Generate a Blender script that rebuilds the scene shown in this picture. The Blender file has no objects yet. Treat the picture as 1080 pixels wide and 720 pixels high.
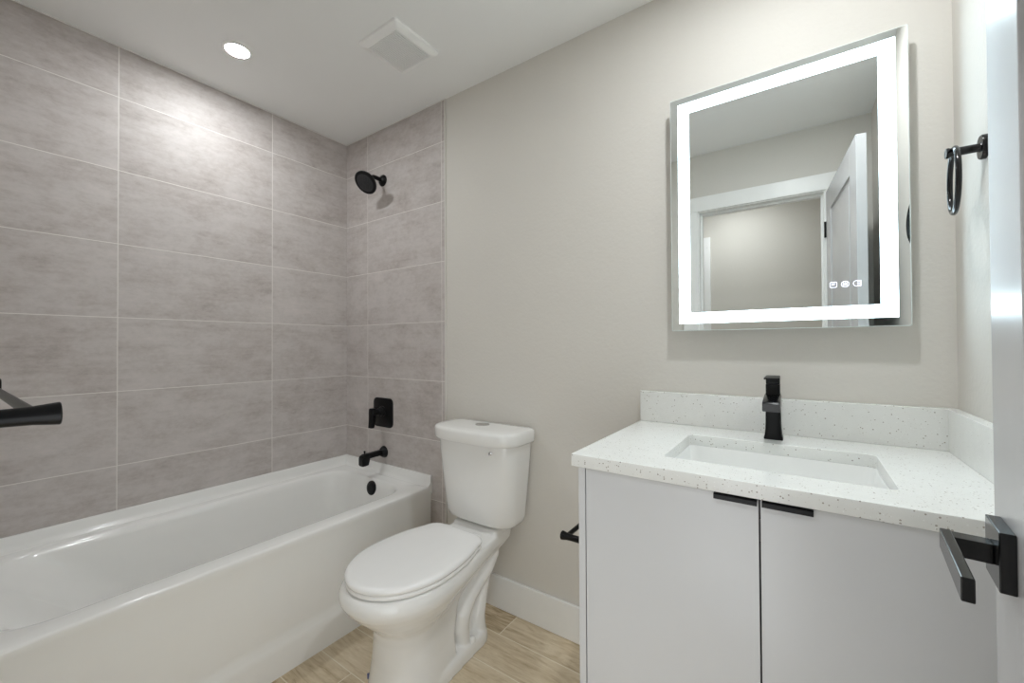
import bpy, bmesh, math, random
from mathutils import Vector, Matrix
C = bpy.context.scene
LINK = C.collection.objects.link
PI = math.pi
random.seed(4)

# ------------------------------------------------------------------ camera, light, exposure
cam = bpy.data.cameras.new('camera'); cam.sensor_width = 36; cam.lens = 36*434.65/1080
cam.shift_y = -0.775/1080; cam.clip_start = 0.01; cam.clip_end = 50
co = bpy.data.objects.new('camera', cam); LINK(co)
RT = Vector((0.8193216, 0.5733125, -0.0049921)); UP = Vector((0.0102296, -0.0059124, 0.9999302)); FW = Vector((-0.5732429, 0.8193155, 0.0107089))
m3 = Matrix((RT, UP, -FW)).transposed(); co.matrix_world = Matrix.Translation((0, 0, 1.2007)) @ m3.to_4x4()
C.camera = co
C.view_settings.view_transform = 'Standard'; C.view_settings.look = 'None'
C.view_settings.gamma = 1; C.view_settings.use_curve_mapping = False
C.view_settings.exposure = 1.2
C.cycles.diffuse_bounces = 8; C.cycles.max_bounces = 14; C.cycles.glossy_bounces = 6
LAMP_TUB = 145.0        # radiance of the recessed lamp lenses
LAMP_VANITY = 212.0
HALL_FILL = 190.0
LED = 4.3
LAMP_COL = (0.945, 0.98, 1.0); LED_COL = (0.68, 0.89, 1.0); HALL_COL = (0.94, 0.975, 1.0)
# added soft fill light in the open doorway, below eye height, to lower contrast
dl = bpy.data.lights.new('doorway_fill', 'AREA'); dl.shape = 'RECTANGLE'; dl.size = 0.58; dl.size_y = 1.0; dl.energy = 2.0; dl.color = (0.93, 0.97, 1.0)
do = bpy.data.objects.new('doorway_fill', dl); LINK(do); do.location = (-0.24, 0.0, 0.58); do.rotation_euler = (math.radians(90), 0, math.radians(42))
w = bpy.data.worlds.new('world'); C.world = w; w.use_nodes = True
w.node_tree.nodes['Background'].inputs[0].default_value = (0.8, 0.86, 1, 1)
w.node_tree.nodes['Background'].inputs[1].default_value = 0.3

# ------------------------------------------------------------------ measures (metres; camera stands at x=0, y=0)
LX, RX, BY, EY, H = -2.324, 0.331, 1.526, -0.004, 2.4607
TY = 1.520          # tile face on the back wall
TX = -1.4733        # where the tile ends
HY = -1.10          # hall wall

# ------------------------------------------------------------------ node helpers
class NT:
    def __init__(s, name):
        s.m = bpy.data.materials.new(name); s.m.use_nodes = True
        s.t = s.m.node_tree; s.b = s.t.nodes['Principled BSDF']
    def n(s, typ, **kw):
        nd = s.t.nodes.new(typ)
        ins = kw.pop('ins', {})
        for k, v in kw.items(): setattr(nd, k, v)
        for k, v in ins.items(): s.set(nd.inputs[k], v)
        return nd
    def set(s, sock, v):
        if isinstance(v, bpy.types.NodeSocket): s.t.links.new(v, sock)
        else: sock.default_value = v
    def math(s, op, a, b=0.0, c=0.0):
        nd = s.n('ShaderNodeMath', operation=op)
        for i, v in enumerate((a, b, c)): s.set(nd.inputs[i], v)
        return nd.outputs[0]
    def mix(s, f, a, b):
        nd = s.n('ShaderNodeMix', data_type='RGBA'); s.set(nd.inputs[0], f); s.set(nd.inputs[6], a); s.set(nd.inputs[7], b); return nd.outputs[2]
    def ramp(s, f, stops):
        nd = s.n('ShaderNodeValToRGB'); s.set(nd.inputs[0], f); e = nd.color_ramp.elements
        while len(e) < len(stops): e.new(0.5)
        for q, (p, c) in zip(e, stops): q.position = p; q.color = (c if len(c) == 4 else (*c, 1)) if isinstance(c, tuple) else (c, c, c, 1)
        return nd.outputs[0]
    def pos(s):
        g = s.n('ShaderNodeNewGeometry'); x = s.n('ShaderNodeSeparateXYZ'); s.set(x.inputs[0], g.outputs['Position']); return g.outputs['Position'], x.outputs
    def vec(s, a, b, c):
        nd = s.n('ShaderNodeCombineXYZ')
        for i, v in enumerate((a, b, c)): s.set(nd.inputs[i], v)
        return nd.outputs[0]
    def noise(s, v, scale, detail=3, rough=0.5, dist=0.0):
        nd = s.n('ShaderNodeTexNoise'); s.set(nd.inputs['Vector'], v); nd.inputs['Scale'].default_value = scale
        nd.inputs['Detail'].default_value = detail; nd.inputs['Roughness'].default_value = rough; nd.inputs['Distortion'].default_value = dist
        return nd.outputs[0]
    def bump(s, h, strength, dist):
        nd = s.n('ShaderNodeBump'); s.set(nd.inputs['Height'], h); nd.inputs['Strength'].default_value = strength; nd.inputs['Distance'].default_value = dist
        s.set(s.b.inputs['Normal'], nd.outputs[0])
    def base(s, c): s.set(s.b.inputs['Base Color'], c if isinstance(c, bpy.types.NodeSocket) else (*c, 1))
    def par(s, **kw):
        for k, v in kw.items(): s.set(s.b.inputs[k.replace('_', ' ')], v)

def plain(name, col, rough=0.5, metal=0.0, spec=0.5, var=0.03, scale=18, coat=0.0):
    t = NT(name); p, _ = t.pos()
    nz = t.noise(p, scale, 3)
    t.base(t.mix(nz, (*[c*(1-var) for c in col], 1), (*[min(1, c*(1+var)) for c in col], 1)))
    t.par(Roughness=rough, Metallic=metal, Specular_IOR_Level=spec, Coat_Weight=coat)
    return t.m
def emit(name, col, k):
    t = NT(name); t.base((0.9, 0.9, 0.9)); t.par(Emission_Color=(*col, 1), Emission_Strength=k, Roughness=0.5); return t.m

def paint(name, col, strength=0.35):
    t = NT(name); p, _ = t.pos()
    t.base(t.mix(t.noise(p, 3, 2), (*[c*0.985 for c in col], 1), (*[c*1.015 for c in col], 1)))
    n1 = t.noise(p, 85, 3, 0.55); n2 = t.noise(p, 22, 2)
    t.bump(t.math('ADD', n1, t.math('MULTIPLY', n2, 0.8)), strength, 0.0022)
    t.par(Roughness=0.62, Specular_IOR_Level=0.35)
    return t.m

P_, Q_ = 0.307, 0.612
def tile_mat(name, axis, u0):
    """stacked 30x60 porcelain tile, axis = world axis the long side runs along"""
    t = NT(name); p, xyz = t.pos()
    u = t.math('DIVIDE', t.math('SUBTRACT', xyz[axis], u0), Q_)
    v = t.math('DIVIDE', t.math('SUBTRACT', xyz[2], 0.71), P_)
    iu, iv = t.math('FLOOR', u), t.math('FLOOR', v)
    fu, fv = t.math('FRACT', u), t.math('FRACT', v)
    du = t.math('MULTIPLY', t.math('MINIMUM', fu, t.math('SUBTRACT', 1.0, fu)), Q_)
    dv = t.math('MULTIPLY', t.math('MINIMUM', fv, t.math('SUBTRACT', 1.0, fv)), P_)
    d = t.math('MINIMUM', du, dv)
    grout = t.math('LESS_THAN', d, 0.0016)
    wn = t.n('ShaderNodeTexWhiteNoise', noise_dimensions='2D'); t.set(wn.inputs['Vector'], t.vec(iu, iv, 0.0))
    off = t.n('ShaderNodeVectorMath', operation='MULTIPLY_ADD'); t.set(off.inputs[0], wn.outputs['Color']); off.inputs[1].default_value = (9, 9, 9)
    t.set(off.inputs[2], t.vec(t.math('MULTIPLY', xyz[axis], 0.62), t.math('MULTIPLY', xyz[2], 1.0), 0.0))
    ov = off.outputs[0]
    cloud = t.noise(ov, 9.0, 8, 0.72, 0.1)
    ov2 = t.n('ShaderNodeVectorMath', operation='MULTIPLY'); t.set(ov2.inputs[0], ov); ov2.inputs[1].default_value = (0.28, 2.2, 1)
    streak = t.noise(ov2.outputs[0], 13, 6, 0.7, 0.4)
    fine = t.noise(ov, 60, 4, 0.7)
    f = t.math('ADD', t.math('ADD', t.math('MULTIPLY', cloud, 0.56), t.math('MULTIPLY', streak, 0.22)), t.math('MULTIPLY', fine, 0.22))
    f = t.math('ADD', f, t.math('MULTIPLY', t.math('SUBTRACT', wn.outputs['Value'], 0.5), 0.05))
    col = t.ramp(f, [(0.35, (0.37, 0.325, 0.302)), (0.46, (0.475, 0.432, 0.410)), (0.54, (0.535, 0.497, 0.478)), (0.66, (0.60, 0.55, 0.53))])
    t.base(t.mix(grout, col, (0.72, 0.69, 0.655, 1)))
    h = t.math('ADD', t.math('MULTIPLY', t.math('MINIMUM', d, 0.003), 200.0), t.math('MULTIPLY', fine, 0.12))
    t.bump(h, 0.3, 0.001)
    t.par(Roughness=t.math('ADD', 0.42, t.math('MULTIPLY', streak, 0.2)), Specular_IOR_Level=0.4)
    return t.m

def floor_mat():
    t = NT('wood_look_plank_tile'); p, xyz = t.pos()
    W, Ln = 0.157, 0.915
    v = t.math('DIVIDE', t.math('SUBTRACT', xyz[1], 0.752-10*W), W); iv = t.math('FLOOR', v); fv = t.math('FRACT', v)
    n0 = t.math('SUBTRACT', iv, 10.0)
    u = t.math('DIVIDE', t.math('SUBTRACT', t.math('SUBTRACT', xyz[0], -1.363-10*Ln), t.math('MULTIPLY', n0, 0.31)), Ln)
    iu, fu = t.math('FLOOR', u), t.math('FRACT', u)
    du = t.math('MULTIPLY', t.math('MINIMUM', fu, t.math('SUBTRACT', 1.0, fu)), Ln)
    dv = t.math('MULTIPLY', t.math('MINIMUM', fv, t.math('SUBTRACT', 1.0, fv)), W)
    d = t.math('MINIMUM', du, dv); grout = t.math('LESS_THAN', d, 0.0020)
    wn = t.n('ShaderNodeTexWhiteNoise', noise_dimensions='2D'); t.set(wn.inputs['Vector'], t.vec(iu, iv, 0.0))
    off = t.n('ShaderNodeVectorMath', operation='MULTIPLY_ADD'); t.set(off.inputs[0], wn.outputs['Color']); off.inputs[1].default_value = (7, 7, 7)
    t.set(off.inputs[2], t.vec(t.math('MULTIPLY', xyz[0], 0.16), xyz[1], 0.0))
    g1 = t.noise(off.outputs[0], 26, 6, 0.62, 1.6)
    g2 = t.noise(off.outputs[0], 110, 3, 0.6, 0.4)
    g3 = t.noise(off.outputs[0], 6, 3, 0.5, 1.0)
    f = t.math('ADD', t.math('ADD', t.math('MULTIPLY', g1, 0.55), t.math('MULTIPLY', g2, 0.2)), t.math('MULTIPLY', g3, 0.25))
    f = t.math('ADD', f, t.math('MULTIPLY', t.math('SUBTRACT', wn.outputs['Value'], 0.5), 0.16))
    col = t.ramp(f, [(0.36, (0.36, 0.27, 0.16)), (0.46, (0.56, 0.45, 0.30)), (0.54, (0.66, 0.555, 0.40)), (0.66, (0.75, 0.65, 0.50))])
    t.base(t.mix(grout, col, (0.80, 0.73, 0.60, 1)))
    t.bump(t.math('ADD', t.math('MULTIPLY', t.math('MINIMUM', d, 0.0025), 200.0), t.math('MULTIPLY', g1, 0.3)), 0.25, 0.001)
    t.par(Roughness=0.42, Specular_IOR_Level=0.45)
    return t.m

def quartz_mat():
    t = NT('speckled_white_quartz'); p, _ = t.pos()
    def flecks(scale, keep, size):
        vo = t.n('ShaderNodeTexVoronoi', feature='F1'); t.set(vo.inputs['Vector'], p); vo.inputs['Scale'].default_value = scale
        sp = t.n('ShaderNodeSeparateColor'); t.set(sp.inputs[0], vo.outputs['Color'])
        return t.math('MULTIPLY', t.math('LESS_THAN', vo.outputs['Distance'], t.math('MULTIPLY', sp.outputs[1], size)), t.math('LESS_THAN', sp.outputs[0], keep))
    a = flecks(230, 0.17, 0.42); b = flecks(430, 0.28, 0.42); c = flecks(300, 0.15, 0.45)
    base = t.mix(t.noise(p, 30, 3), (0.76, 0.765, 0.74, 1), (0.83, 0.835, 0.81, 1))
    col = t.mix(b, base, (0.63, 0.61, 0.57, 1)); col = t.mix(c, col, (0.86, 0.87, 0.85, 1)); col = t.mix(a, col, (0.40, 0.37, 0.33, 1))
    t.base(col); t.par(Roughness=0.16, Specular_IOR_Level=0.5)
    return t.m

M_wall = paint('greige_wall_paint', (0.665, 0.64, 0.595))
M_hall = paint('hall_wall_paint', (0.60, 0.575, 0.525), 0.2)
M_ceil = paint('ceiling_paint', (0.86, 0.865, 0.855), 0.12)
M_tileL = tile_mat('grey_porcelain_tile_long_wall', 1, 1.0752 - 2*Q_)
M_tileB = tile_mat('grey_porcelain_tile_end_wall', 0, -2.1126 - 2*Q_)
M_floor = floor_mat()
M_trim = plain('white_trim_paint', (0.86, 0.86, 0.845), 0.35)
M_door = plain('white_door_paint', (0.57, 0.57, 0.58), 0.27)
M_tub = plain('white_tub_enamel', (0.85, 0.845, 0.825), 0.13, var=0.01)
M_por = plain('white_porcelain', (0.83, 0.825, 0.805), 0.08, var=0.01)
M_seat = plain('white_seat_plastic', (0.89, 0.885, 0.875), 0.18, var=0.01)
M_black = plain('matte_black_metal', (0.0035, 0.0035, 0.004), 0.34, 0.0, 0.22, 0.2)
M_blackdoor = plain('satin_black_metal', (0.004, 0.004, 0.0045), 0.16, 0.0, 0.42, 0.2)
M_faucet = plain('satin_black_faucet', (0.004, 0.004, 0.0045), 0.2, 0.0, 0.4, 0.2)
M_rubber = plain('dark_nozzle_rubber', (0.02, 0.02, 0.022), 0.6)
M_cab = plain('gloss_white_lacquer', (0.62, 0.625, 0.635), 0.25, var=0.01)
M_gap = plain('cabinet_inside', (0.10, 0.10, 0.10), 0.7)
M_quartz = quartz_mat()
M_sink = plain('white_sink_ceramic', (0.84, 0.845, 0.83), 0.1, var=0.01)
M_chrome = plain('chrome', (0.62, 0.62, 0.62), 0.15, 1.0)
M_mirror = plain('mirror_silver', (0.88, 0.905, 0.90), 0.0, 1.0, var=0.0)
M_glassedge = plain('polished_glass_edge', (0.80, 0.86, 0.85), 0.1, 0.0, 0.8)
M_house = plain('aluminium_housing', (0.55, 0.56, 0.57), 0.4, 0.6)
M_led = emit('led_strip_light', LED_COL, LED)
M_icon = emit('touch_icon_light', (0.70, 0.74, 1.0), 0.62)
M_lampT = emit('lamp_lens_tub', LAMP_COL, LAMP_TUB)
M_lampV = emit('lamp_lens_vanity', LAMP_COL, LAMP_VANITY)
M_fillH = emit('fill_lens_hall', HALL_COL, HALL_FILL)
M_fan = plain('white_fan_plastic', (0.90, 0.90, 0.885), 0.4)
M_dark = plain('dark_recess', (0.03, 0.03, 0.03), 0.8)
M_metaltrim = plain('grey_tile_edge_trim', (0.66, 0.64, 0.60), 0.4)
M_caulk = plain('white_caulk', (0.78, 0.77, 0.74), 0.5)
M_logo = plain('blue_print', (0.10, 0.11, 0.22), 0.4)

# ------------------------------------------------------------------ mesh helpers
def origin(o):
    v = Vector((0, 0, 0))
    while o is not None: v += o.location; o = o.parent
    return v
def obj(name, bm, mat, parent=None, smooth=False, angle=40, local=False, mods=()):
    """link one mesh; vertices are given in world metres unless local"""
    bmesh.ops.recalc_face_normals(bm, faces=bm.faces[:])
    if parent is not None and not local:
        bmesh.ops.translate(bm, verts=bm.verts[:], vec=-origin(parent))
    me = bpy.data.meshes.new(name); bm.to_mesh(me); bm.free()
    for mm in (mat if isinstance(mat, (list, tuple)) else [mat]): me.materials.append(mm)
    o = bpy.data.objects.new(name, me); LINK(o)
    if parent is not None: o.parent = parent
    if smooth:
        for p in me.polygons: p.use_smooth = True
        try: me.set_sharp_from_angle(angle=math.radians(angle))
        except Exception: pass
    return o
def tag(o, label=None, cat=None, group=None, kind=None):
    if label: o['label'] = label
    if cat: o['category'] = cat
    if group: o['group'] = group
    if kind: o['kind'] = kind
    return o
def thing(name, label, cat, loc, rz=0.0, group=None):
    o = bpy.data.objects.new(name, None); LINK(o); o.location = loc; o.rotation_euler = (0, 0, rz); o.empty_display_size = 0.05
    return tag(o, label, cat, group)
def struct(name, bm, mat, parent=None, label=None, **kw):
    o = obj(name, bm, mat, parent, **kw)
    if parent is None: o['kind'] = 'structure'
    if label: o['label'] = label
    return o
def B(*boxes, bevel=0.0, seg=2):
    """boxes (x0,x1,y0,y1,z0,z1) in one bmesh"""
    bm = bmesh.new()
    for b in boxes: box(bm, b, bevel, seg)
    return bm
def box(bm, b, bevel=0.0, seg=2, mat=0):
    x0, x1, y0, y1, z0, z1 = b
    r = bmesh.ops.create_cube(bm, size=1.0, matrix=Matrix.Translation(((x0+x1)/2, (y0+y1)/2, (z0+z1)/2)) @ Matrix.Diagonal((abs(x1-x0), abs(y1-y0), abs(z1-z0), 1)))
    vs = r['verts']
    for f in {f for v in vs for f in v.link_faces}: f.material_index = mat
    if bevel > 0:
        bmesh.ops.bevel(bm, geom=list({e for v in vs for e in v.link_edges}), offset=bevel, segments=seg, affect='EDGES', profile=0.5)
def tube(bm, pts, radii, seg=20, caps=True):
    """round tube through pts with a radius at each"""
    pts = [Vector(p) for p in pts]
    if not isinstance(radii, (list, tuple)): radii = [radii]*len(pts)
    rings = []; ref = None
    for i, p in enumerate(pts):
        t = (pts[min(i+1, len(pts)-1)] - pts[max(i-1, 0)]).normalized()
        if ref is None: ref = Vector((0, 0, 1)) if abs(t.z) < 0.9 else Vector((1, 0, 0))
        a = (ref - t*ref.dot(t)).normalized(); b = t.cross(a); ref = a
        rings.append([bm.verts.new(p + (a*math.cos(k*2*PI/seg) + b*math.sin(k*2*PI/seg))*radii[i]) for k in range(seg)])
    loft(bm, rings, caps)
def loft(bm, rings, caps=True):
    for r0, r1 in zip(rings, rings[1:]):
        n = len(r0)
        for k in range(n): bm.faces.new((r0[k], r0[(k+1) % n], r1[(k+1) % n], r1[k]))
    if caps: bm.faces.new(rings[0][::-1]); bm.faces.new(rings[-1])
def rings_from(bm, loops): return [[bm.verts.new(p) for p in lp] for lp in loops]
def lathe(bm, c, axis, prof, seg=32, caps=True):
    """prof = [(distance along axis, radius)...]"""
    c = Vector(c); ax = Vector(axis).normalized()
    a = ax.orthogonal().normalized(); b = ax.cross(a)
    loft(bm, [[bm.verts.new(c + ax*d + (a*math.cos(k*2*PI/seg)+b*math.sin(k*2*PI/seg))*max(r, 1e-4)) for k in range(seg)] for d, r in prof], caps)
def rrect(x0, x1, y0, y1, r, n=6, z=0.0):
    """rounded rectangle loop, counter-clockwise"""
    out = []
    if not isinstance(r, (list, tuple)): r = [r]*4      # order: (x1,y1) (x0,y1) (x0,y0) (x1,y0)
    for (cx, cy, a0), rr in zip(((x1, y1, 0), (x0, y1, 90), (x0, y0, 180), (x1, y0, 270)), r):
        ccx = cx - rr if cx == x1 else cx + rr; ccy = cy - rr if cy == y1 else cy + rr
        for k in range(n+1):
            a = math.radians(a0 + 90*k/n); out.append(Vector((ccx + rr*math.cos(a), ccy + rr*math.sin(a), z)))
    return out
def curve_mesh(loops, z0, z1, bevel=0.0):
    """flat plate with holes (loops of xy), extruded z0..z1, as bmesh"""
    cu = bpy.data.curves.new('tmp', 'CURVE'); cu.dimensions = '2D'; cu.fill_mode = 'BOTH'
    h = (z1-z0)/2; cu.extrude = h - bevel; cu.bevel_depth = bevel; cu.bevel_resolution = 2; cu.offset = -bevel
    for lp in loops:
        s = cu.splines.new('POLY'); s.points.add(len(lp)-1); s.use_cyclic_u = True
        for p, q in zip(s.points, lp): p.co = (q[0], q[1], 0, 1)
    o = bpy.data.objects.new('tmp', cu); LINK(o)
    dg = bpy.context.evaluated_depsgraph_get(); me = bpy.data.meshes.new_from_object(o.evaluated_get(dg))
    bm = bmesh.new(); bm.from_mesh(me); bmesh.ops.translate(bm, verts=bm.verts[:], vec=(0, 0, (z0+z1)/2))
    bmesh.ops.remove_doubles(bm, verts=bm.verts[:], dist=1e-5)
    bpy.data.objects.remove(o); bpy.data.curves.remove(cu); bpy.data.meshes.remove(me)
    return bm
def remesh(bm, voxel, smooth_iter=6):
    me = bpy.data.meshes.new('tmp'); bmesh.ops.recalc_face_normals(bm, faces=bm.faces[:]); bm.to_mesh(me); bm.free()
    o = bpy.data.objects.new('tmp', me); LINK(o)
    r = o.modifiers.new('r', 'REMESH'); r.mode = 'VOXEL'; r.voxel_size = voxel
    s = o.modifiers.new('s', 'SMOOTH'); s.factor = 0.5; s.iterations = smooth_iter
    dg = bpy.context.evaluated_depsgraph_get(); m2 = bpy.data.meshes.new_from_object(o.evaluated_get(dg))
    out = bmesh.new(); out.from_mesh(m2); bpy.data.objects.remove(o); bpy.data.meshes.remove(me); bpy.data.meshes.remove(m2)
    return out

# ------------------------------------------------------------------ the setting
XH0, XH1 = -2.2, 1.0             # hall ends
DL, DR, DH = -0.545, 0.118, 2.075  # doorway opening
T = 0.12
struct('floor', B((LX-T, XH1+T, HY-T, BY+T, -0.06, 0.0)), M_floor)
struct('ceiling', B((LX-T, XH1+T, HY-T, BY+T, H, H+0.06)), M_ceil)
struct('wall_back', B((LX-T, RX+T, BY, BY+T, 0, H)), M_wall)
struct('wall_left', B((LX-T, LX-0.008, EY-T, BY, 0, H)), M_wall)
struct('wall_right', B((RX, RX+T, EY, BY, 0, H)), M_wall)
struct('wall_entry', B((LX-T, DL-0.02, EY-T, EY, 0, H), (DR+0.02, XH1, EY-T, EY, 0, H), (DL-0.02, DR+0.02, EY-T, EY, DH+0.02, H)), M_wall)
struct('wall_hall', B((XH0, XH1, HY-T, HY, 0, H), (XH0-T, XH0, HY-T, EY-T, 0, H), (XH1, XH1+T, HY-T, EY, 0, H)), M_hall)
# tile cladding of the tub alcove
struct('wall_tile_left', B((LX-0.008, LX, EY, BY, 0, H)), M_tileL, label='grey stone-look tiles along the tub')
struct('wall_tile_back', B((LX, TX-0.006, TY, BY, 0, H)), M_tileB, label='grey stone-look tiles behind the shower head')
struct('wall_tile_entry', B((LX, TX-0.006, EY, EY+0.006, 0, H)), M_tileB)
struct('trim_1', B((TX-0.006, TX, TY-0.0012, BY, 0, H), (TX-0.006, TX, EY, EY+0.0072, 0, H)), M_metaltrim, label='thin metal edge strip where the tile ends')
struct('trim_2', B((LX, LX+0.005, EY+0.006, TY, H-0.005, H), (LX, TX, TY-0.005, TY, H-0.005, H)), M_caulk, label='white caulk line under the ceiling')
def baseboard(name, boxes): struct(name, B(*boxes, bevel=0.003), M_trim)
baseboard('baseboard_back', [(TX, -0.447, BY-0.014, BY, 0, 0.146)])
baseboard('baseboard_right', [(RX-0.014, RX, EY+0.02, 0.958, 0, 0.146)])
baseboard('baseboard_entry', [(TX, DL-0.115, EY, EY+0.014, 0, 0.146)])
baseboard('baseboard_hall', [(XH0, -1.62, HY, HY+0.014, 0, 0.146), (-0.66, XH1, HY, HY+0.014, 0, 0.146)])
# door frame: jambs, stops and casings
def frame(x0, x1, z1, ya, yb, cw, name, stop=True):
    bx = [(x0-0.02, x0, ya, yb, 0, z1), (x1, x1+0.02, ya, yb, 0, z1), (x0-0.02, x1+0.02, ya, yb, z1, z1+0.02)]
    struct(name, B(*bx, bevel=0.0015), M_trim)
    return bx
frame(DL, DR, DH, EY-T-0.002, EY+0.002, 0.09, 'trim_3')
struct('trim_4', B((DL, DL+0.012, EY-0.085, EY-0.045, 0, DH), (DL+0.012, DR, EY-0.085, EY-0.045, DH-0.012, DH), (DR-0.012, DR, EY-0.085, EY-0.045, 0, DH-0.012), bevel=0.0015), M_trim)
CW = 0.095
def casing(name, x0, x1, z1, y0, y1, xr=None):
    a = 0.006
    xr = x1+a+CW if xr is None else xr
    struct(name, B((x0-a-CW, x0-a, y0, y1, 0, z1+a), (x1+a, xr, y0, y1, 0, z1+a), (x0-a-CW, xr, y0, y1, z1+a, z1+a+CW), bevel=0.003), M_trim)
casing('trim_5', DL, DR, DH, EY, EY+0.016)
casing('trim_6', DL, DR, DH, EY-T-0.016, EY-T)
# closed door across the hall (seen in the mirror)
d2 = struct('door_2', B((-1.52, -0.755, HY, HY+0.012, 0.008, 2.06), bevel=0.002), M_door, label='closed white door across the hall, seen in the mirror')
casing('trim_7', -1.52, -0.755, 2.06, HY, HY+0.018)
bm = bmesh.new(); lathe(bm, (-1.455, HY+0.012, 0.96), (0, 1, 0), [(0, 0.028), (0.008, 0.028), (0.01, 0.012), (0.04, 0.012), (0.045, 0.026), (0.06, 0.028), (0.068, 0.018)])
obj('door_handle', bm, M_black, d2, True)

# the open bathroom door
DA = math.atan(0.09); DW = 0.752
door = bpy.data.objects.new('door_1', None); LINK(door); door.location = (0.1275, 0.014, 0); door.rotation_euler = (0, 0, -DA)
tag(door, 'open white panelled door at the right edge, black lever handle', None, None, 'structure')
def door_leaf():
    bm = bmesh.new(); z0, z1, th = 0.008, 2.062, 0.035; y0, y1 = 0.002, DW
    st = 0.130
    panels = [(0.24, 0.86), (1.06, z1-0.125)]
    box(bm, (0.007, th-0.007, y0+0.01, y1-0.01, z0+0.01, z1-0.01))
    box(bm, (0, th, y0, y0+st, z0, z1), 0.0015); box(bm, (0, th, y1-st, y1, z0, z1), 0.0015)
    zs = [z0] + [q for p in panels for q in p] + [z1]
    for a, b in zip(zs[0::2], zs[1::2]): box(bm, (0, th, y0+st, y1-st, a, b))
    for a, b in panels:
        for x0, x1 in ((0.0025, 0.0075), (th-0.0075, th-0.0025)):
            box(bm, (x0, x1, y0+st+0.035, y1-st-0.035, a+0.035, b-0.035), 0.003)
    return bm
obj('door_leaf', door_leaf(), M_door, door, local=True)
def door_handle(side):
    s = -1 if side == 0 else 1; xf = 0.0 if side == 0 else 0.035
    yc, zc = 0.686, 0.9635
    X = lambda a, b: (min(xf+s*a, xf+s*b), max(xf+s*a, xf+s*b))
    h = obj('door_handle', B((*X(0, 0.013), yc-0.0325, yc+0.0325, zc-0.0325, zc+0.0325), bevel=0.0012), M_blackdoor, door, local=True)
    tag(h, 'square black rosette of the door lever')
    bm = bmesh.new()
    bm2 = B((*X(0.013, 0.044), yc-0.011, yc+0.011, zc-0.011, zc+0.011), bevel=0.001)
    box(bm2, (*X(0.0435, 0.0535), yc-0.127, yc+0.0125, zc-0.0118, zc+0.0118), 0.0012)
    l = obj('lever', bm2, M_blackdoor, h, local=True)
    return h
door_handle(0); door_handle(1)
for z in (0.25, 1.05, 1.85):
    bm = bmesh.new(); tube(bm, [(-0.004, 0.0, z-0.045), (-0.004, 0.0, z+0.045)], 0.006, 12)
    obj('hinge', bm, M_black, door, True, local=True)

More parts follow.
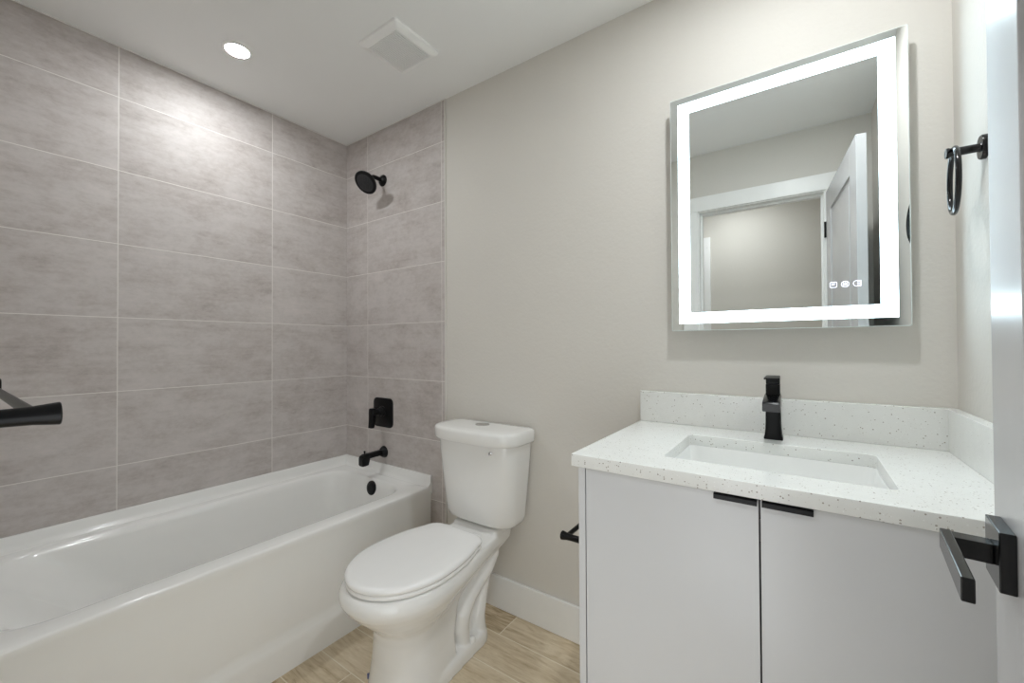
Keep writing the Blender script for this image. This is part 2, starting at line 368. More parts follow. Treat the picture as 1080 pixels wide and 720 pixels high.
# ------------------------------------------------------------------ bathtub
def make_tub():
    t = thing('bathtub', 'white alcove bathtub along the grey tiled wall', 'bathtub', (-1.95, 0.76, 0))
    X0, X1, Y0, Y1 = LX+0.001, -1.573, EY+0.007, TY-0.001
    ZR = 0.474
    bm = bmesh.new()
    n = 10
    # basin: inside walls from the deck opening down to the bottom
    op = lambda i, z, r, e0=0.0, e1=0.0: rrect(-2.252+i, -1.652-i, 0.062+i+e0, 1.425-i-e1, [r, r, r*1.25, r*1.25], n, z)
    basin = [op(-0.008, ZR, 0.13, -0.01), op(0.002, ZR-0.002, 0.125, 0.0), op(0.009, ZR-0.010, 0.12, 0.012), op(0.014, ZR-0.030, 0.12, 0.045),
             op(0.022, 0.385, 0.12, 0.115, 0.004), op(0.030, 0.31, 0.12, 0.185, 0.010), op(0.040, 0.22, 0.12, 0.265, 0.018), op(0.052, 0.145, 0.12, 0.335, 0.026), op(0.075, 0.098, 0.11, 0.39, 0.036), op(0.12, 0.078, 0.08, 0.42, 0.05), op(0.2, 0.072, 0.05, 0.42, 0.05)]
    # outer: deck edge, rolled front, apron
    rim = lambda i, z: rrect(X0+i, X1-i, Y0+i, Y1-i, 0.004, n, z)
    outer_deck = rim(0.018, ZR); 
    # the deck meets a rounded front edge, then the apron; the foot band flares a little
    def outl(xf, z): return rrect(X0+0.0, xf, Y0, Y1, 0.0035, n, z)
    apron = [outl(X1-0.009, ZR-0.0003), outl(X1-0.004, ZR-0.0018), outl(X1-0.001, ZR-0.005), outl(X1, ZR-0.010), outl(X1-0.0005, ZR-0.026), outl(X1-0.004, ZR-0.040), outl(X1-0.0065, ZR-0.09), outl(X1-0.009, 0.145), outl(X1-0.008, 0.125), outl(X1+0.001, 0.108), outl(X1+0.006, 0.09), outl(X1+0.012, 0.0)]
    br = rings_from(bm, basin); ar = rings_from(bm, apron)
    loft(bm, br, False); loft(bm, ar, False)
    N = len(br[0])
    for k in range(N): bm.faces.new((br[0][k], br[0][(k+1) % N], ar[0][(k+1) % N], ar[0][k]))
    bm.faces.new(br[-1]); bm.faces.new(ar[-1][::-1])
    # raised tile flange along the three walls, coved into the deck
    def flange(pa, pb, nrm):
        prof = [(0, -0.04), (0, 0.053), (0.004, 0.0545), (0.008, 0.053), (0.0105, 0.044), (0.0125, 0.018), (0.018, 0.006), (0.030, 0.0008), (0.030, -0.01)]
        pa, pb, nrm = Vector(pa), Vector(pb), Vector(nrm)
        r0 = [bm.verts.new(pa + nrm*a + Vector((0, 0, ZR+b))) for a, b in prof]; r1 = [bm.verts.new(pb + nrm*a + Vector((0, 0, ZR+b))) for a, b in prof]
        loft(bm, [r0, r1])
    flange((X0, Y0, 0), (X0, Y1, 0), (1, 0, 0)); flange((X1-0.0005, Y1, 0), (X0, Y1, 0), (0, -1, 0)); flange((X0, Y0, 0), (X1-0.0005, Y0, 0), (0, 1, 0))
    obj('tub_shell', bm, M_tub, t, True, 50)
    # overflow plate on the drain-end wall, drain in the bottom
    bm = bmesh.new(); ax = Vector((0, -1, 0.12)).normalized()
    lathe(bm, (-1.925, 1.4135, 0.425), ax, [(-0.012, 0.033), (0, 0.039), (0.007, 0.039), (0.011, 0.036), (0.012, 0.026), (0.0135, 0.024), (0.0138, 0.004)])
    obj('overflow_plate', bm, M_black, t, True, 35)
    bm = bmesh.new(); lathe(bm, (-1.955, 1.20, 0.0715), (0, 0, 1), [(0, 0.034), (0.003, 0.034), (0.005, 0.03), (0.006, 0.02), (0.010, 0.018), (0.012, 0.010)])
    obj('drain', bm, M_black, t, True, 35)
    return t
make_tub()

# ------------------------------------------------------------------ shower fittings on the end wall
def make_shower():
    t = thing('overhead_shower', 'round black shower head on the tiled end wall', 'shower head', (-1.968, TY, 2.155))
    bm = bmesh.new(); lathe(bm, (-1.968, TY, 2.155), (0, -1, 0), [(0, 0.033), (0.004, 0.033), (0.012, 0.027), (0.018, 0.016), (0.02, 0.0115)])
    obj('flange', bm, M_black, t, True, 35)
    bm = bmesh.new()
    pts = [(-1.968, TY-0.015, 2.155), (-1.966, TY-0.05, 2.156), (-1.964, TY-0.07, 2.154), (-1.960, TY-0.084, 2.145), (-1.957, TY-0.096, 2.130)]
    tube(bm, pts, 0.0118, 16); obj('shower_arm', bm, M_black, t, True)
    ax = Vector((0.12, -0.72, -0.68)).normalized(); tip = Vector((-1.957, TY-0.096, 2.130))
    bm = bmesh.new()
    lathe(bm, tip - ax*0.006, ax, [(0, 0.012), (0.005, 0.017), (0.014, 0.018), (0.020, 0.016), (0.026, 0.024), (0.034, 0.046), (0.041, 0.0615), (0.047, 0.065), (0.054, 0.065), (0.0565, 0.062)], 40)
    head = obj('head', bm, M_black, t, True, 35)
    bm = bmesh.new(); c = tip + ax*0.0505
    a = ax.orthogonal().normalized(); b = ax.cross(a)
    lathe(bm, c - ax*0.0005, ax, [(0, 0.05), (0.0012, 0.05), (0.0018, 0.048)], 36)
    lathe(bm, c, ax, [(0, 0.013), (0.003, 0.013), (0.004, 0.010)], 20)
    for r, nn in ((0.021, 8), (0.031, 12), (0.041, 18)):
        for k in range(nn):
            q = c + (a*math.cos(2*PI*k/nn) + b*math.sin(2*PI*k/nn))*r
            lathe(bm, q, ax, [(0, 0.0032), (0.0035, 0.0026)], 8)
    tag(obj('spray_face', bm, M_rubber, head, True, 35), 'dark grey rubber spray nozzles')
make_shower()

def extr_xz(bm, loop, y0, y1, bev=0.0):
    """loop of (x,z); extruded along y from y0 (wall) to y1 (front) with a small front bevel"""
    cx = sum(p[0] for p in loop)/len(loop); cz = sum(p[1] for p in loop)/len(loop)
    sc = lambda p, k: (cx+(p[0]-cx)*k, cz+(p[1]-cz)*k)
    R = max(abs(p[0]-cx) for p in loop); k = 1 - bev/R
    sg = 1 if y1 > y0 else -1
    L = [[Vector((p[0], y0, p[1])) for p in loop], [Vector((p[0], y1 - sg*bev, p[1])) for p in loop]]
    if bev: L.append([Vector((sc(p, (1+k)/2)[0], y1-sg*bev*0.3, sc(p, (1+k)/2)[1])) for p in loop]); L.append([Vector((sc(p, k)[0], y1, sc(p, k)[1])) for p in loop])
    loft(bm, rings_from(bm, L))
def make_valve():
    t = thing('shower_valve', 'black square shower valve with lever above the tub spout', 'shower valve', (-1.967, TY, 0.735))
    bm = bmesh.new(); lp = [(p.x, p.y) for p in rrect(-2.052, -1.882, 0.735, 0.902, 0.028, 6)]
    extr_xz(bm, lp, TY, TY-0.007, 0.003); obj('plate', bm, M_black, t, True, 30)
    bm = bmesh.new(); c = (-1.967, TY-0.006, 0.826)
    lathe(bm, c, (0, -1, 0), [(0, 0.030), (0.006, 0.030), (0.012, 0.024), (0.030, 0.022), (0.034, 0.019), (0.072, 0.019), (0.076, 0.016)], 32)
    bm2 = bm
    rings = []
    for z, hw, y0, y1 in ((0.850, 0.013, TY-0.060, TY-0.083), (0.845, 0.0165, TY-0.057, TY-0.086), (0.826, 0.0165, TY-0.056, TY-0.087), (0.79, 0.0155, TY-0.058, TY-0.087), (0.752, 0.0165, TY-0.066, TY-0.090), (0.742, 0.0165, TY-0.070, TY-0.091)):
        rings.append([Vector((p.x, p.y, z)) for p in rrect(-1.972-hw, -1.972+hw, y1, y0, 0.005, 3)])
    loft(bm2, rings_from(bm2, rings)); obj('handle', bm2, M_black, t, True, 35)
make_valve()
def make_spout():
    t = thing('tub_spout', 'black tub spout over the drain end of the tub', 'tub spout', (-1.962, TY, 0.56))
    bm = bmesh.new(); lathe(bm, (-1.962, TY, 0.594), (0, -1, 0), [(0, 0.034), (0.006, 0.033), (0.018, 0.025), (0.024, 0.021)], 32)
    obj('flange', bm, M_black, t, True, 35)
    bm = bmesh.new(); rings = []
    for y, hw, za, zb in ((TY-0.018, 0.017, 0.579, 0.610), (TY-0.07, 0.0165, 0.580, 0.609), (TY-0.104, 0.0165, 0.579, 0.608), (TY-0.112, 0.0185, 0.556, 0.609), (TY-0.116, 0.0195, 0.546, 0.609), (TY-0.135, 0.0195, 0.544, 0.608), (TY-0.150, 0.019, 0.545, 0.602), (TY-0.1545, 0.017, 0.548, 0.594)):
        rings.append([Vector((p.x, y, p.y)) for p in rrect(-1.962-hw, -1.962+hw, za, zb, 0.008, 4)])
    loft(bm, rings_from(bm, rings)); obj('spout_body', bm, M_black, t, True, 35)
    bm = bmesh.new(); lathe(bm, (-1.962, TY-0.130, 0.603), (0, 0, 1), [(0, 0.003), (0.012, 0.003), (0.013, 0.0055), (0.021, 0.0055), (0.022, 0.004)], 16)
    obj('diverter_knob', bm, M_black, t, True, 35)
make_spout()

# ------------------------------------------------------------------ toilet
XT = -1.160
def outline(y0, y1, w, wr, z, n=2.2, yc=None, rc=0.03, nf=28, ns=10, nc=5, convex=False):
    """egg plan: superellipse front with tip y0, sides drawn in to half width wr at the back y1"""
    yc = y0 + (y1-y0)*0.5 if yc is None else yc
    right = []
    for k in range(nf+1):
        a = PI/2*k/nf
        right.append((w*math.sin(a)**(2/n), yc - (yc-y0)*math.cos(a)**(2/n)))
    ye = y1 - rc
    for k in range(1, ns+1):
        t_ = k/ns; s_ = t_**2.2 if convex else t_*t_*(3-2*t_)
        right.append((w + (wr-w)*s_, yc + (ye-yc)*t_))
    for k in range(1, nc+1):
        a = PI/2*k/nc; right.append((wr - rc + rc*math.cos(a), ye + rc*math.sin(a)))
    pts = [Vector((XT+x, y, z)) for x, y in right] + [Vector((XT-x, y, z)) for x, y in right[::-1]]
    out = []
    for p in pts:
        if not out or (p-out[-1]).length > 1e-5: out.append(p)
    if (out[0]-out[-1]).length < 1e-5: out.pop()
    return out
def make_toilet():
    t = thing('toilet', 'white two-piece toilet standing between the tub and the vanity', 'toilet', (XT, 1.15, 0))
    bm = bmesh.new()
    # bowl and front column
    rows = [(0.004, 0.860, 1.16, 0.129, 0.112), (0.05, 0.866, 1.15, 0.124, 0.106), (0.12, 0.877, 1.15, 0.114, 0.097), (0.20, 0.882, 1.17, 0.108, 0.09), (0.235, 0.878, 1.19, 0.111, 0.085), (0.250, 0.868, 1.21, 0.120, 0.085), (0.268, 0.850, 1.24, 0.134, 0.088),
            (0.295, 0.822, 1.29, 0.154, 0.092), (0.325, 0.794, 1.37, 0.172, 0.102), (0.350, 0.773, 1.45, 0.184, 0.110), (0.368, 0.763, 1.485, 0.1885, 0.115), (0.385, 0.762, 1.49, 0.188, 0.116), (0.400, 0.768, 1.49, 0.183, 0.116), (0.409, 0.776, 1.487, 0.177, 0.112)]
    loops = []
    for z, y0, y1, w_, wr in rows:
        loops.append(outline(y0, y1, w_, wr, z, 2.15, yc=min(1.0, (y0+y1)/2) if z > 0.25 else 1.0, rc=0.02))
    loft(bm, rings_from(bm, loops))
    # plinth
    pl = [(0.0, 0.880, 1.378, 0.1265), (0.03, 0.882, 1.376, 0.1255), (0.045, 0.888, 1.371, 0.121), (0.052, 0.896, 1.362, 0.111)]
    loft(bm, rings_from(bm, [outline(y0, y1, w_, w_-0.014, z, 2.4, yc=1.0, rc=0.094) for z, y0, y1, w_ in pl]))
    # rear neck and deck bracket
    nk = [(0.02, 1.05, 1.34, 0.066), (0.10, 1.05, 1.325, 0.060), (0.18, 1.05, 1.34, 0.060), (0.24, 1.05, 1.375, 0.066), (0.29, 1.05, 1.40, 0.078), (0.34, 1.05, 1.44, 0.098), (0.385, 1.05, 1.485, 0.113), (0.405, 1.05, 1.49, 0.115)]
    loft(bm, rings_from(bm, [rrect(XT-w_, XT+w_, y0, y1, 0.03, 5, z) for z, y0, y1, w_ in nk]))
    # trapway swelling on both sides
    for s in (-1, 1):
        x = lambda a: XT + s*a
        tube(bm, [(x(0.066), 1.405, 0.37), (x(0.070), 1.392, 0.32), (x(0.070), 1.355, 0.272), (x(0.070), 1.30, 0.238), (x(0.071), 1.245, 0.205), (x(0.072), 1.205, 0.160), (x(0.070), 1.20, 0.11), (x(0.07), 1.215, 0.04)],
             [0.034, 0.036, 0.034, 0.031, 0.032, 0.035, 0.034, 0.032], 18)
        tube(bm, [(x(0.064), 1.31, 0.02), (x(0.064), 1.312, 0.10), (x(0.062), 1.335, 0.17), (x(0.06), 1.365, 0.24)], [0.036, 0.030, 0.026, 0.024], 14)
    # tank pad
    box(bm, (XT-0.12, XT+0.12, 1.36, 1.485, 0.40, 0.428), 0.012, 3)
    bowl = remesh(bm, 0.0042, 7)
    bo = obj('bowl', bowl, M_por, t, True, 80)
    # bolt caps
    for s in (-1, 1):
        bm = bmesh.new(); lathe(bm, (XT+s*0.1, 1.235, 0.046), (0, 0, 1), [(0, 0.013), (0.012, 0.013), (0.018, 0.010), (0.021, 0.004)], 16)
        obj('bolt_cap', bm, M_por, t, True, 60)
    # printed mark low on the front
    bm = bmesh.new()
    for k in range(1): lathe(bm, (-1.2360, 0.8945, 0.058), (-0.50, -0.86, -0.03), [(0, 0.0001), (0.0, 0.0085), (0.0075, 0.0085)], 16)
    tag(obj('printed_mark', bm, M_logo, bo, True, 35), 'small blue printed mark')
    # seat and lid
    def seat_loops(zs):
        return [outline(0.780+i, 1.272-i*0.6, 0.184-i, 0.146-i, z, 2.0, yc=1.005, rc=0.055, convex=True) for z, i in zs]
    bm = bmesh.new(); loft(bm, rings_from(bm, seat_loops([(0.411, 0.006), (0.413, 0.002), (0.418, 0.0), (0.424, 0.001), (0.4265, 0.004)])))
    obj('seat', bm, M_seat, t, True, 50)
    bm = bmesh.new(); loft(bm, rings_from(bm, seat_loops([(0.4272, 0.006), (0.4285, 0.0015), (0.433, -0.0012), (0.4405, -0.001), (0.4455, 0.003), (0.4485, 0.009), (0.4500, 0.018), (0.4512, 0.06)])))
    obj('seat_lid', bm, M_seat, t, True, 50)
    for s in (-1, 1):
        bm = B((XT+s*0.075-0.022, XT+s*0.075+0.022, 1.262, 1.296, 0.409, 0.437), bevel=0.007, seg=3)
        obj('hinge', bm, M_seat, t, True, 60)
    # tank
    def dplan(hw, yb, yf, ys, z, rb=0.028, n=28):
        """flat back at yb, straight sides to ys, bowed front reaching yf"""
        pts = []
        for k in range(6): a = PI/2*(1 - k/5); pts.append((hw-rb+rb*math.cos(a), yb-rb+rb*math.sin(a)))
        for k in range(n+1):
            a = PI*k/n
            pts.append((hw*math.copysign(abs(math.cos(a))**0.62, math.cos(a)), ys-(ys-yf)*math.sin(a)**0.80))
        for k in range(6): a = PI/2*k/5; pts.append((-(hw-rb+rb*math.cos(a)), yb-rb+rb*math.sin(a)))
        pts = pts[::1]
        out = []
        for x, y in pts:
            p = Vector((XT+x, y, z))
            if not out or (p-out[-1]).length > 1e-4: out.append(p)
        return out
    bm = bmesh.new()
    tk = [(0.432, 0.150, 1.49, 1.388, 1.44), (0.436, 0.166, 1.50, 1.366, 1.43), (0.448, 0.178, 1.505, 1.350, 1.425), (0.47, 0.184, 1.508, 1.343, 1.42), (0.55, 0.191, 1.51, 1.336, 1.415), (0.65, 0.200, 1.512, 1.328, 1.41), (0.74, 0.208, 1.514, 1.320, 1.405), (0.788, 0.211, 1.514, 1.318, 1.405)]
    loft(bm, rings_from(bm, [dplan(hw, yb, yf, ys, z) for z, hw, yb, yf, ys in tk]))
    obj('tank', bm, M_por, t, True, 50)
    bm = bmesh.new()
    lk = [(0.786, 0.216, 1.512, 1.310, 1.405), (0.789, 0.224, 1.515, 1.299, 1.402), (0.797, 0.2275, 1.516, 1.295, 1.40), (0.832, 0.2285, 1.516, 1.293, 1.40), (0.8395, 0.2265, 1.514, 1.296, 1.40), (0.8435, 0.222, 1.51, 1.302, 1.402), (0.8455, 0.215, 1.505, 1.311, 1.403), (0.8475, 0.18, 1.48, 1.35, 1.41)]
    loft(bm, rings_from(bm, [dplan(hw, yb, yf, ys, z) for z, hw, yb, yf, ys in lk]))
    lid = obj('tank_lid', bm, M_por, t, True, 50)
    bm = bmesh.new(); lathe(bm, (-1.165, 1.432, 0.8468), (0, 0, 1), [(0, 0.030), (0.003, 0.030), (0.0042, 0.027), (0.0036, 0.024)], 32)
    for v in bm.verts: v.co.x = -1.165 + (v.co.x+1.165)*1.12
    fb = obj('flush_button', bm, M_chrome, lid, True, 35)
    tag(fb, 'chrome dual flush button')
    bm = bmesh.new(); lathe(bm, (XT+0.122, 1.3255, 0.760), (0.35, -1, 0), [(-0.004, 0.0075), (0.003, 0.0075), (0.004, 0.006)], 16)
    lathe(bm, (XT+0.122, 1.3255, 0.760), (0.35, -1, 0), [(0.004, 0.0028), (0.0048, 0.0028)], 12)
    tag(obj('tank_plug', bm, M_chrome, t, True, 35), 'tiny grey plug under the tank lid')
make_toilet()

# ------------------------------------------------------------------ vanity, counter, sink, faucet
CZ = 0.9243; CB = 0.8935
VX0, VX1, VYF = -0.467, 0.3255, 0.960
def make_vanity():
    t = thing('vanity_cabinet', 'gloss white two-door vanity cabinet under the quartz countertop', 'cabinet', (-0.07, 1.24, 0))
    yb = BY-0.001
    for x0, x1 in ((VX0, VX0+0.018), (VX1-0.018, VX1)):
        obj('side_panel', B((x0, x1, VYF, yb, 0.0, CB), bevel=0.001), M_cab, t)
    obj('bottom_panel', B((VX0+0.018, VX1-0.018, VYF+0.03, yb, 0.10, 0.118)), M_gap, t)
    obj('back_panel', B((VX0+0.018, VX1-0.018, yb-0.012, yb, 0.118, CB)), M_gap, t)
    obj('front_rail', B((VX0+0.018, VX1-0.018, VYF+0.021, VYF+0.036, CB-0.05, CB-0.001)), M_gap, t)
    obj('toe_kick', B((VX0+0.018, VX1-0.018, VYF+0.05, VYF+0.065, 0.0, 0.10)), M_cab, t)
    for x0, x1, hx0, hx1 in ((VX0+0.0205, -0.0718, -0.152, -0.0735), (-0.0688, VX1-0.0205, -0.0655, 0.017)):
        d = obj('door', B((x0, x1, VYF, VYF+0.019, 0.105, CB-0.004), bevel=0.001), M_cab, t)
        # tab pull hooked over the top edge of the door
        obj('door_pull', B((hx0, hx1, VYF-0.0155, VYF+0.012, CB-0.0048, CB-0.0022), (hx0, hx1, VYF-0.0155, VYF-0.0130, CB-0.0135, CB-0.0022), bevel=0.0008), M_black, d)
make_vanity()
SX0, SX1, SY0, SY1 = -0.281, 0.150, 1.053, 1.352
def make_counter():
    t = thing('countertop', 'speckled white quartz countertop with backsplash on the vanity', 'countertop', (-0.075, 1.23, CB))
    bm = curve_mesh([rrect(-0.481, RX-0.001, 0.947, BY-0.001, 0.002, 2), rrect(SX0, SX1, SY0, SY1, 0.016, 6)], CB, CZ, 0.0015)
    obj('slab', bm, M_quartz, t)
    obj('backsplash', B((-0.481, RX-0.001, 1.5005, BY-0.001, CZ, 1.0325), bevel=0.0015), M_quartz, t)
    obj('side_splash', B((0.3065, RX-0.001, 0.9475, 1.5, CZ, 1.0325), bevel=0.0015), M_quartz, t)
make_counter()
def make_sink():
    t = thing('sink', 'white rectangular undermount sink set in the quartz countertop', 'sink', (-0.065, 1.2, CB-0.135))
    bm = bmesh.new(); e = -0.0008
    def lp(i, z, r): return rrect(SX0-e+i, SX1+e-i, SY0-e+i, SY1+e-i, r, 6, z)
    inn = [lp(-0.012, CB-0.0001, 0.03), lp(0.0, CB-0.0001, 0.018), lp(0.003, CB-0.008, 0.02), lp(0.010, CB-0.06, 0.03), lp(0.016, CB-0.10, 0.04), lp(0.028, CB-0.122, 0.05), (lp(0.055, CB-0.131, 0.05)), lp(0.13, CB-0.135, 0.01)]
    out = [lp(-0.012, CB-0.0085, 0.03), lp(-0.006, CB-0.012, 0.03), lp(0.002, CB-0.06, 0.03), lp(0.008, CB-0.11, 0.04), lp(0.022, CB-0.134, 0.05), lp(0.05, CB-0.142, 0.05), lp(0.13, CB-0.146, 0.01)]
    ir, orr = rings_from(bm, inn), rings_from(bm, out)
    loft(bm, ir, False); loft(bm, orr, False); n = len(ir[0])
    for k in range(n): bm.faces.new((ir[0][k], ir[0][(k+1) % n], orr[0][(k+1) % n], orr[0][k]))
    bm.faces.new(ir[-1]); bm.faces.new(orr[-1])
    obj('basin', bm, M_sink, t, True, 50)
    bm = bmesh.new(); lathe(bm, (-0.065, 1.2, CB-0.1355), (0, 0, 1), [(0, 0.03), (0.003, 0.03), (0.004, 0.026), (0.0035, 0.02), (0.007, 0.018), (0.0085, 0.01)], 28)
    obj('drain', bm, M_black, t, True, 35)
make_sink()
def make_faucet():
    fx, fy = -0.067, 1.430
    t = thing('faucet', 'black single-hole faucet standing behind the sink', 'faucet', (fx, fy, CZ))
    bm = bmesh.new()
    # body: square column with a flared foot
    def sq(hx, hy, z, r=0.006, dy=0.0): return rrect(fx-hx, fx+hx, fy-hy+dy, fy+hy+dy, r, 4, z)
    loft(bm, rings_from(bm, [sq(0.0235, 0.0235, CZ), sq(0.0235, 0.0235, CZ+0.004), sq(0.0215, 0.0215, CZ+0.012), sq(0.0198, 0.0198, CZ+0.028), sq(0.0190, 0.0190, CZ+0.05), sq(0.0188, 0.0188, CZ+0.085), sq(0.0188, 0.0188, CZ+0.128), sq(0.0184, 0.0184, CZ+0.132), sq(0.0178, 0.0178, CZ+0.133), sq(0.0178, 0.0178, CZ+0.158), sq(0.0155, 0.0155, CZ+0.1585)]))
    obj('body', bm, M_black, t, True, 35)
    # spout: wide flat waterfall blade curving down at its lip
    bm = bmesh.new(); rings = []
    path = [(-0.008, 0.112, 0.036), (-0.030, 0.114, 0.030), (-0.060, 0.113, 0.026), (-0.092, 0.108, 0.026), (-0.106, 0.104, 0.026), (-0.1095, 0.102, 0.021)]
    for dy, z, th in path:
        hw = 0.0208
        rings.append([Vector((p.x, fy+dy, p.y)) for p in rrect(fx-hw, fx+hw, CZ+z-th/2, CZ+z+th/2, 0.003, 3)])
    loft(bm, rings_from(bm, rings)); obj('spout', bm, M_faucet, t, True, 35)
    # handle block and lever plate on top
    bm = bmesh.new()
    loft(bm, rings_from(bm, [sq(0.0158, 0.0158, CZ+0.1592), sq(0.0172, 0.0172, CZ+0.1605), sq(0.0175, 0.0175, CZ+0.172), sq(0.0175, 0.019, CZ+0.175)]))
    rings = []
    for dy, z, th, hw in ((0.019, 0.1795, 0.007, 0.0175), (-0.02, 0.1790, 0.007, 0.0185), (-0.045, 0.1785, 0.006, 0.0192), (-0.062, 0.1780, 0.0045, 0.0195)):
        rings.append([Vector((p.x, fy+dy, p.y)) for p in rrect(fx-hw, fx+hw, CZ+z-th/2, CZ+z+th/2, 0.0018, 3)])
    loft(bm, rings_from(bm, rings)); obj('handle', bm, M_black, t, True, 35)
make_faucet()

# ------------------------------------------------------------------ lit mirror
MX0, MX1, MZ0, MZ1, MY = -0.3625, 0.2407, 1.2458, 2.0414, 1.4804
def make_mirror():
    t = thing('led_mirror', 'rectangular wall mirror with glowing white LED border', 'mirror', ((MX0+MX1)/2, BY, MZ0))
    obj('housing', B((MX0+0.03, MX1-0.03, MY+0.006, BY-0.0005, MZ0+0.03, MZ1-0.03), bevel=0.002), M_house, t)
    bm = bmesh.new()
    loft(bm, rings_from(bm, [[Vector((p.x, y, p.y)) for p in rrect(MX0+i, MX1-i, MZ0+i, MZ1-i, 0.004, 3)] for y, i in ((MY+0.006, 0.0), (MY+0.0012, 0.0), (MY, 0.0022))]))
    bm.faces.ensure_lookup_table()
    for f in bm.faces:
        f.material_index = 0 if (len(f.verts) > 8 and f.calc_center_median().y < MY+0.002) else 1
    obj('glass', bm, [M_mirror, M_glassedge], t)
    def band(bm, x0, x1, z0, z1, wd, y0, y1):
        lo = lambda i, y: [Vector((x0+i, y, z0+i)), Vector((x1-i, y, z0+i)), Vector((x1-i, y, z1-i)), Vector((x0+i, y, z1-i))]
        rr = rings_from(bm, [lo(0, y0), lo(0, y1), lo(wd, y1), lo(wd, y0)])
        loft(bm, rr + [rr[0]], False)
    bm = bmesh.new(); band(bm, -0.337, 0.2147, 1.2705, 2.018, 0.0355, MY, MY-0.0006)
    tag(obj('light_strip', bm, M_led, t), 'frosted glowing LED border')
    # three touch icons
    yi = MY-0.0005
    def bar(bm, x0, x1, z0, z1): box(bm, (x0, x1, yi-0.0002, yi+0.0006, z0, z1))
    def ring(bm, cx, cz, loop_o, loop_i):
        a = [bm.verts.new((cx+x, yi, cz+z)) for x, z in loop_o]; b = [bm.verts.new((cx+x, yi, cz+z)) for x, z in loop_i]
        a2 = [bm.verts.new((cx+x, yi+0.0006, cz+z)) for x, z in loop_o]; b2 = [bm.verts.new((cx+x, yi+0.0006, cz+z)) for x, z in loop_i]
        loft(bm, [a, b, b2, a2, a], False)
    rl = lambda hx, hz, r: [(p.x, p.y) for p in rrect(-hx, hx, -hz, hz, r, 4)]
    z = 1.3672
    bm = bmesh.new(); ring(bm, 0.0785, z, rl(0.0085, 0.0085, 0.004), rl(0.0068, 0.0068, 0.003)); bar(bm, 0.0735, 0.0815, z-0.0012, z+0.0012); bar(bm, 0.0735, 0.0835, z+0.0028, z+0.0040)
    obj('touch_button', bm, M_icon, t)
    bm = bmesh.new(); ring(bm, 0.1045, z, rl(0.0092, 0.0088, 0.0085), rl(0.0078, 0.0074, 0.007))
    for dx in (-0.004, 0.0, 0.004):
        for k in range(4): bar(bm, 0.1045+dx-0.0009+(0.0008 if k % 2 else -0.0008), 0.1045+dx+0.0009+(0.0008 if k % 2 else -0.0008), z-0.0052+k*0.0026, z-0.0026+k*0.0026)
    obj('touch_button', bm, M_icon, t)
    bm = bmesh.new(); lo = lambda h: [(p.x, p.y) for p in rrect(-h, h, -h*0.95, h*0.95, [0.002, h*0.9, h*0.9, 0.002], 5)]
    ring(bm, 0.1305, z, lo(0.0090), lo(0.0074))
    for dz in (-0.0045, 0.0, 0.0045): bar(bm, 0.1305, 0.1375, z+dz-0.0008, z+dz+0.0008)
    obj('touch_button', bm, M_icon, t)
make_mirror()

# ------------------------------------------------------------------ towel ring, towel bar, paper holder
def make_ring():
    rx, ry, rz = RX, 1.305, 1.622
    t = thing('towel_ring', 'black towel ring on the right wall beside the mirror', 'towel ring', (rx, ry, rz))
    bm = bmesh.new(); lp = rrect(-0.020, 0.020, -0.026, 0.026, 0.0195, 8)
    sc = lambda k, x: [Vector((x, ry+p.x*k, rz+p.y*k)) for p in lp]
    loft(bm, rings_from(bm, [sc(1, rx), sc(1, rx-0.007), sc(0.94, rx-0.0095)])); obj('wall_plate', bm, M_blackdoor, t, True, 35)
    bm = bmesh.new(); tube(bm, [(rx-0.008, ry, rz), (rx-0.012, ry, rz), (rx-0.052, ry, rz), (rx-0.058, ry, rz), (rx-0.0615, ry, rz)], [0.011, 0.0088, 0.0092, 0.0115, 0.0110], 20)
    obj('post', bm, M_blackdoor, t, True, 35)
    bm = bmesh.new(); R = 0.0695; cx = rx-0.049; N = 56; rt_ = math.radians(6.5); pts = []
    rings = []
    for k in range(N):
        a = 2*PI*k/N; c = Vector((cx + R*math.sin(a)*math.sin(rt_), ry + R*math.sin(a)*math.cos(rt_), rz - R + 0.006 + R*math.cos(a)))
        n1 = Vector((0, math.sin(a), math.cos(a))); n2 = Vector((1, 0, 0))
        rings.append([bm.verts.new(c + n1*0.0052*math.cos(b) + n2*0.0052*math.sin(b)) for b in [2*PI*j/14 for j in range(14)]])
    loft(bm, rings + [rings[0]], False); obj('ring', bm, M_blackdoor, t, True, 80)
make_ring()
def flared(bm, base, d, L, r=0.0085, tip=0.0115, plate=0.0):
    d = Vector(d); b = Vector(base)
    prof = [(0, 0.020), (0.004, 0.020), (0.009, 0.014), (0.016, r+0.0004), (L*0.55, r), (L*0.78, r+0.0008), (L-0.006, tip-0.0006), (L-0.001, tip), (L, tip-0.0007)]
    lathe(bm, b, d, prof, 24)
def make_towel_bar():
    z = 1.1262; xa, xb = -0.689, -1.312
    t = thing('towel_bar', 'black towel bar on the near wall, entering at the left edge', 'towel bar', ((xa+xb)/2, EY, z))
    for x in (xa, xb):
        bm = bmesh.new(); flared(bm, (x, EY, z), (0, 1, 0), 0.094, 0.0096, 0.0129); obj('post', bm, M_black, t, True, 35)
    bm = bmesh.new(); tube(bm, [(xa-0.004, EY+0.0715, z+0.0045), (xb, EY+0.0715, z+0.0065)], 0.0056, 18); obj('bar', bm, M_black, t, True)
make_towel_bar()
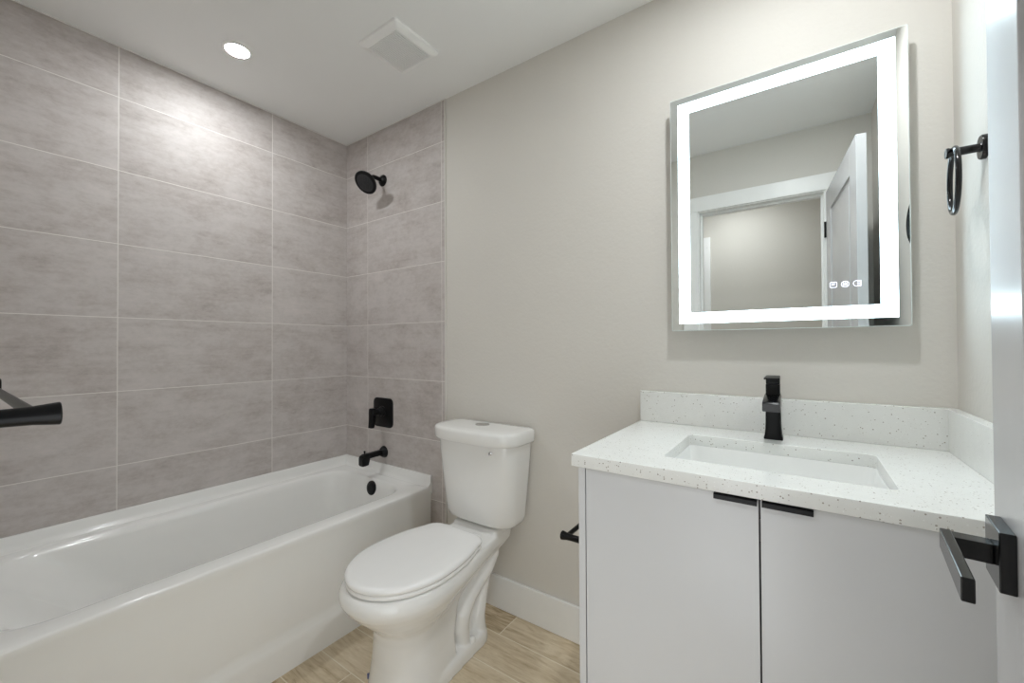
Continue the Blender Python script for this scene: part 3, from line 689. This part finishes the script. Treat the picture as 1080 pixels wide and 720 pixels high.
def make_paper_holder():
    z = 0.684; ya = 1.000; yb2 = 1.150
    t = thing('toilet_paper_holder', 'black empty toilet paper holder on the vanity side panel', 'paper holder', (VX0, (ya+yb2)/2, z))
    for y in (ya, yb2):
        bm = bmesh.new(); flared(bm, (VX0, y, z), (-1, 0, 0), 0.070, 0.0085, 0.0120); obj('post', bm, M_black, t, True, 35)
    bm = bmesh.new(); tube(bm, [(VX0-0.054, ya, z+0.002), (VX0-0.054, yb2, z+0.002)], 0.0062, 18); obj('bar', bm, M_black, t, True)
make_paper_holder()

# ------------------------------------------------------------------ ceiling: lamps and fan
def lamp(x, y, mat, label):
    t = thing('ceiling_light', label, 'ceiling light', (x, y, H))
    bm = bmesh.new(); lathe(bm, (x, y, H), (0, 0, -1), [(0, 0.058), (0.002, 0.058), (0.0035, 0.054), (0.0036, 0.0440), (0.0022, 0.0432)], 40, False)
    obj('trim_ring', bm, M_trim, t, True, 35)
    bm = bmesh.new(); lathe(bm, (x, y, H), (0, 0, -1), [(0.0004, 0.0432), (0.0022, 0.0432)], 40)
    tag(obj('lens', bm, mat, t), 'glowing round lens')
lamp(-1.951, 0.760, M_lampT, 'round recessed ceiling light over the bathtub')
lamp(-0.040, 0.950, M_lampV, 'round recessed ceiling light above the vanity')
lamp(-0.45, -0.62, M_fillH, 'unseen round ceiling light added in the hall as fill')  # hall lamp is out of view, added to fill the hall and doorway
def make_fan():
    x0, x1, y0, y1 = -1.494, -1.258, 1.028, 1.266
    t = thing('exhaust_fan', 'square white exhaust fan grille on the ceiling', 'exhaust fan', ((x0+x1)/2, (y0+y1)/2, H))
    gx0, gx1, gy0, gy1 = x0+0.026, x1-0.030, y0+0.030, y1-0.026
    bm = bmesh.new()
    L = [rrect(x0, x1, y0, y1, 0.012, 4, H), rrect(x0+0.001, x1-0.001, y0+0.001, y1-0.001, 0.012, 4, H-0.008), rrect(x0+0.010, x1-0.010, y0+0.010, y1-0.010, 0.010, 4, H-0.0165), rrect(gx0, gx1, gy0, gy1, 0.003, 4, H-0.0185), rrect(gx0, gx1, gy0, gy1, 0.003, 4, H-0.006)]
    loft(bm, rings_from(bm, L), False); obj('cover', bm, M_fan, t, True, 35)
    obj('recess', B((gx0+0.0005, gx1-0.0005, gy0+0.0005, gy1-0.0005, H-0.0075, H-0.005)), M_dark, t)
    bm = bmesh.new(); n = 18
    for k in range(n):
        xx = gx0 + (gx1-gx0)*(k+0.5)/n; box(bm, (xx-0.0027, xx+0.0027, gy0-0.001, gy1+0.001, H-0.0180, H-0.0105))
    for f in (0.33, 0.66): yy = gy0+(gy1-gy0)*f; box(bm, (gx0, gx1, yy-0.001, yy+0.001, H-0.0165, H-0.008))
    tag(obj('grille', bm, M_fan, t), 'grille of thin white slats')
make_fan()
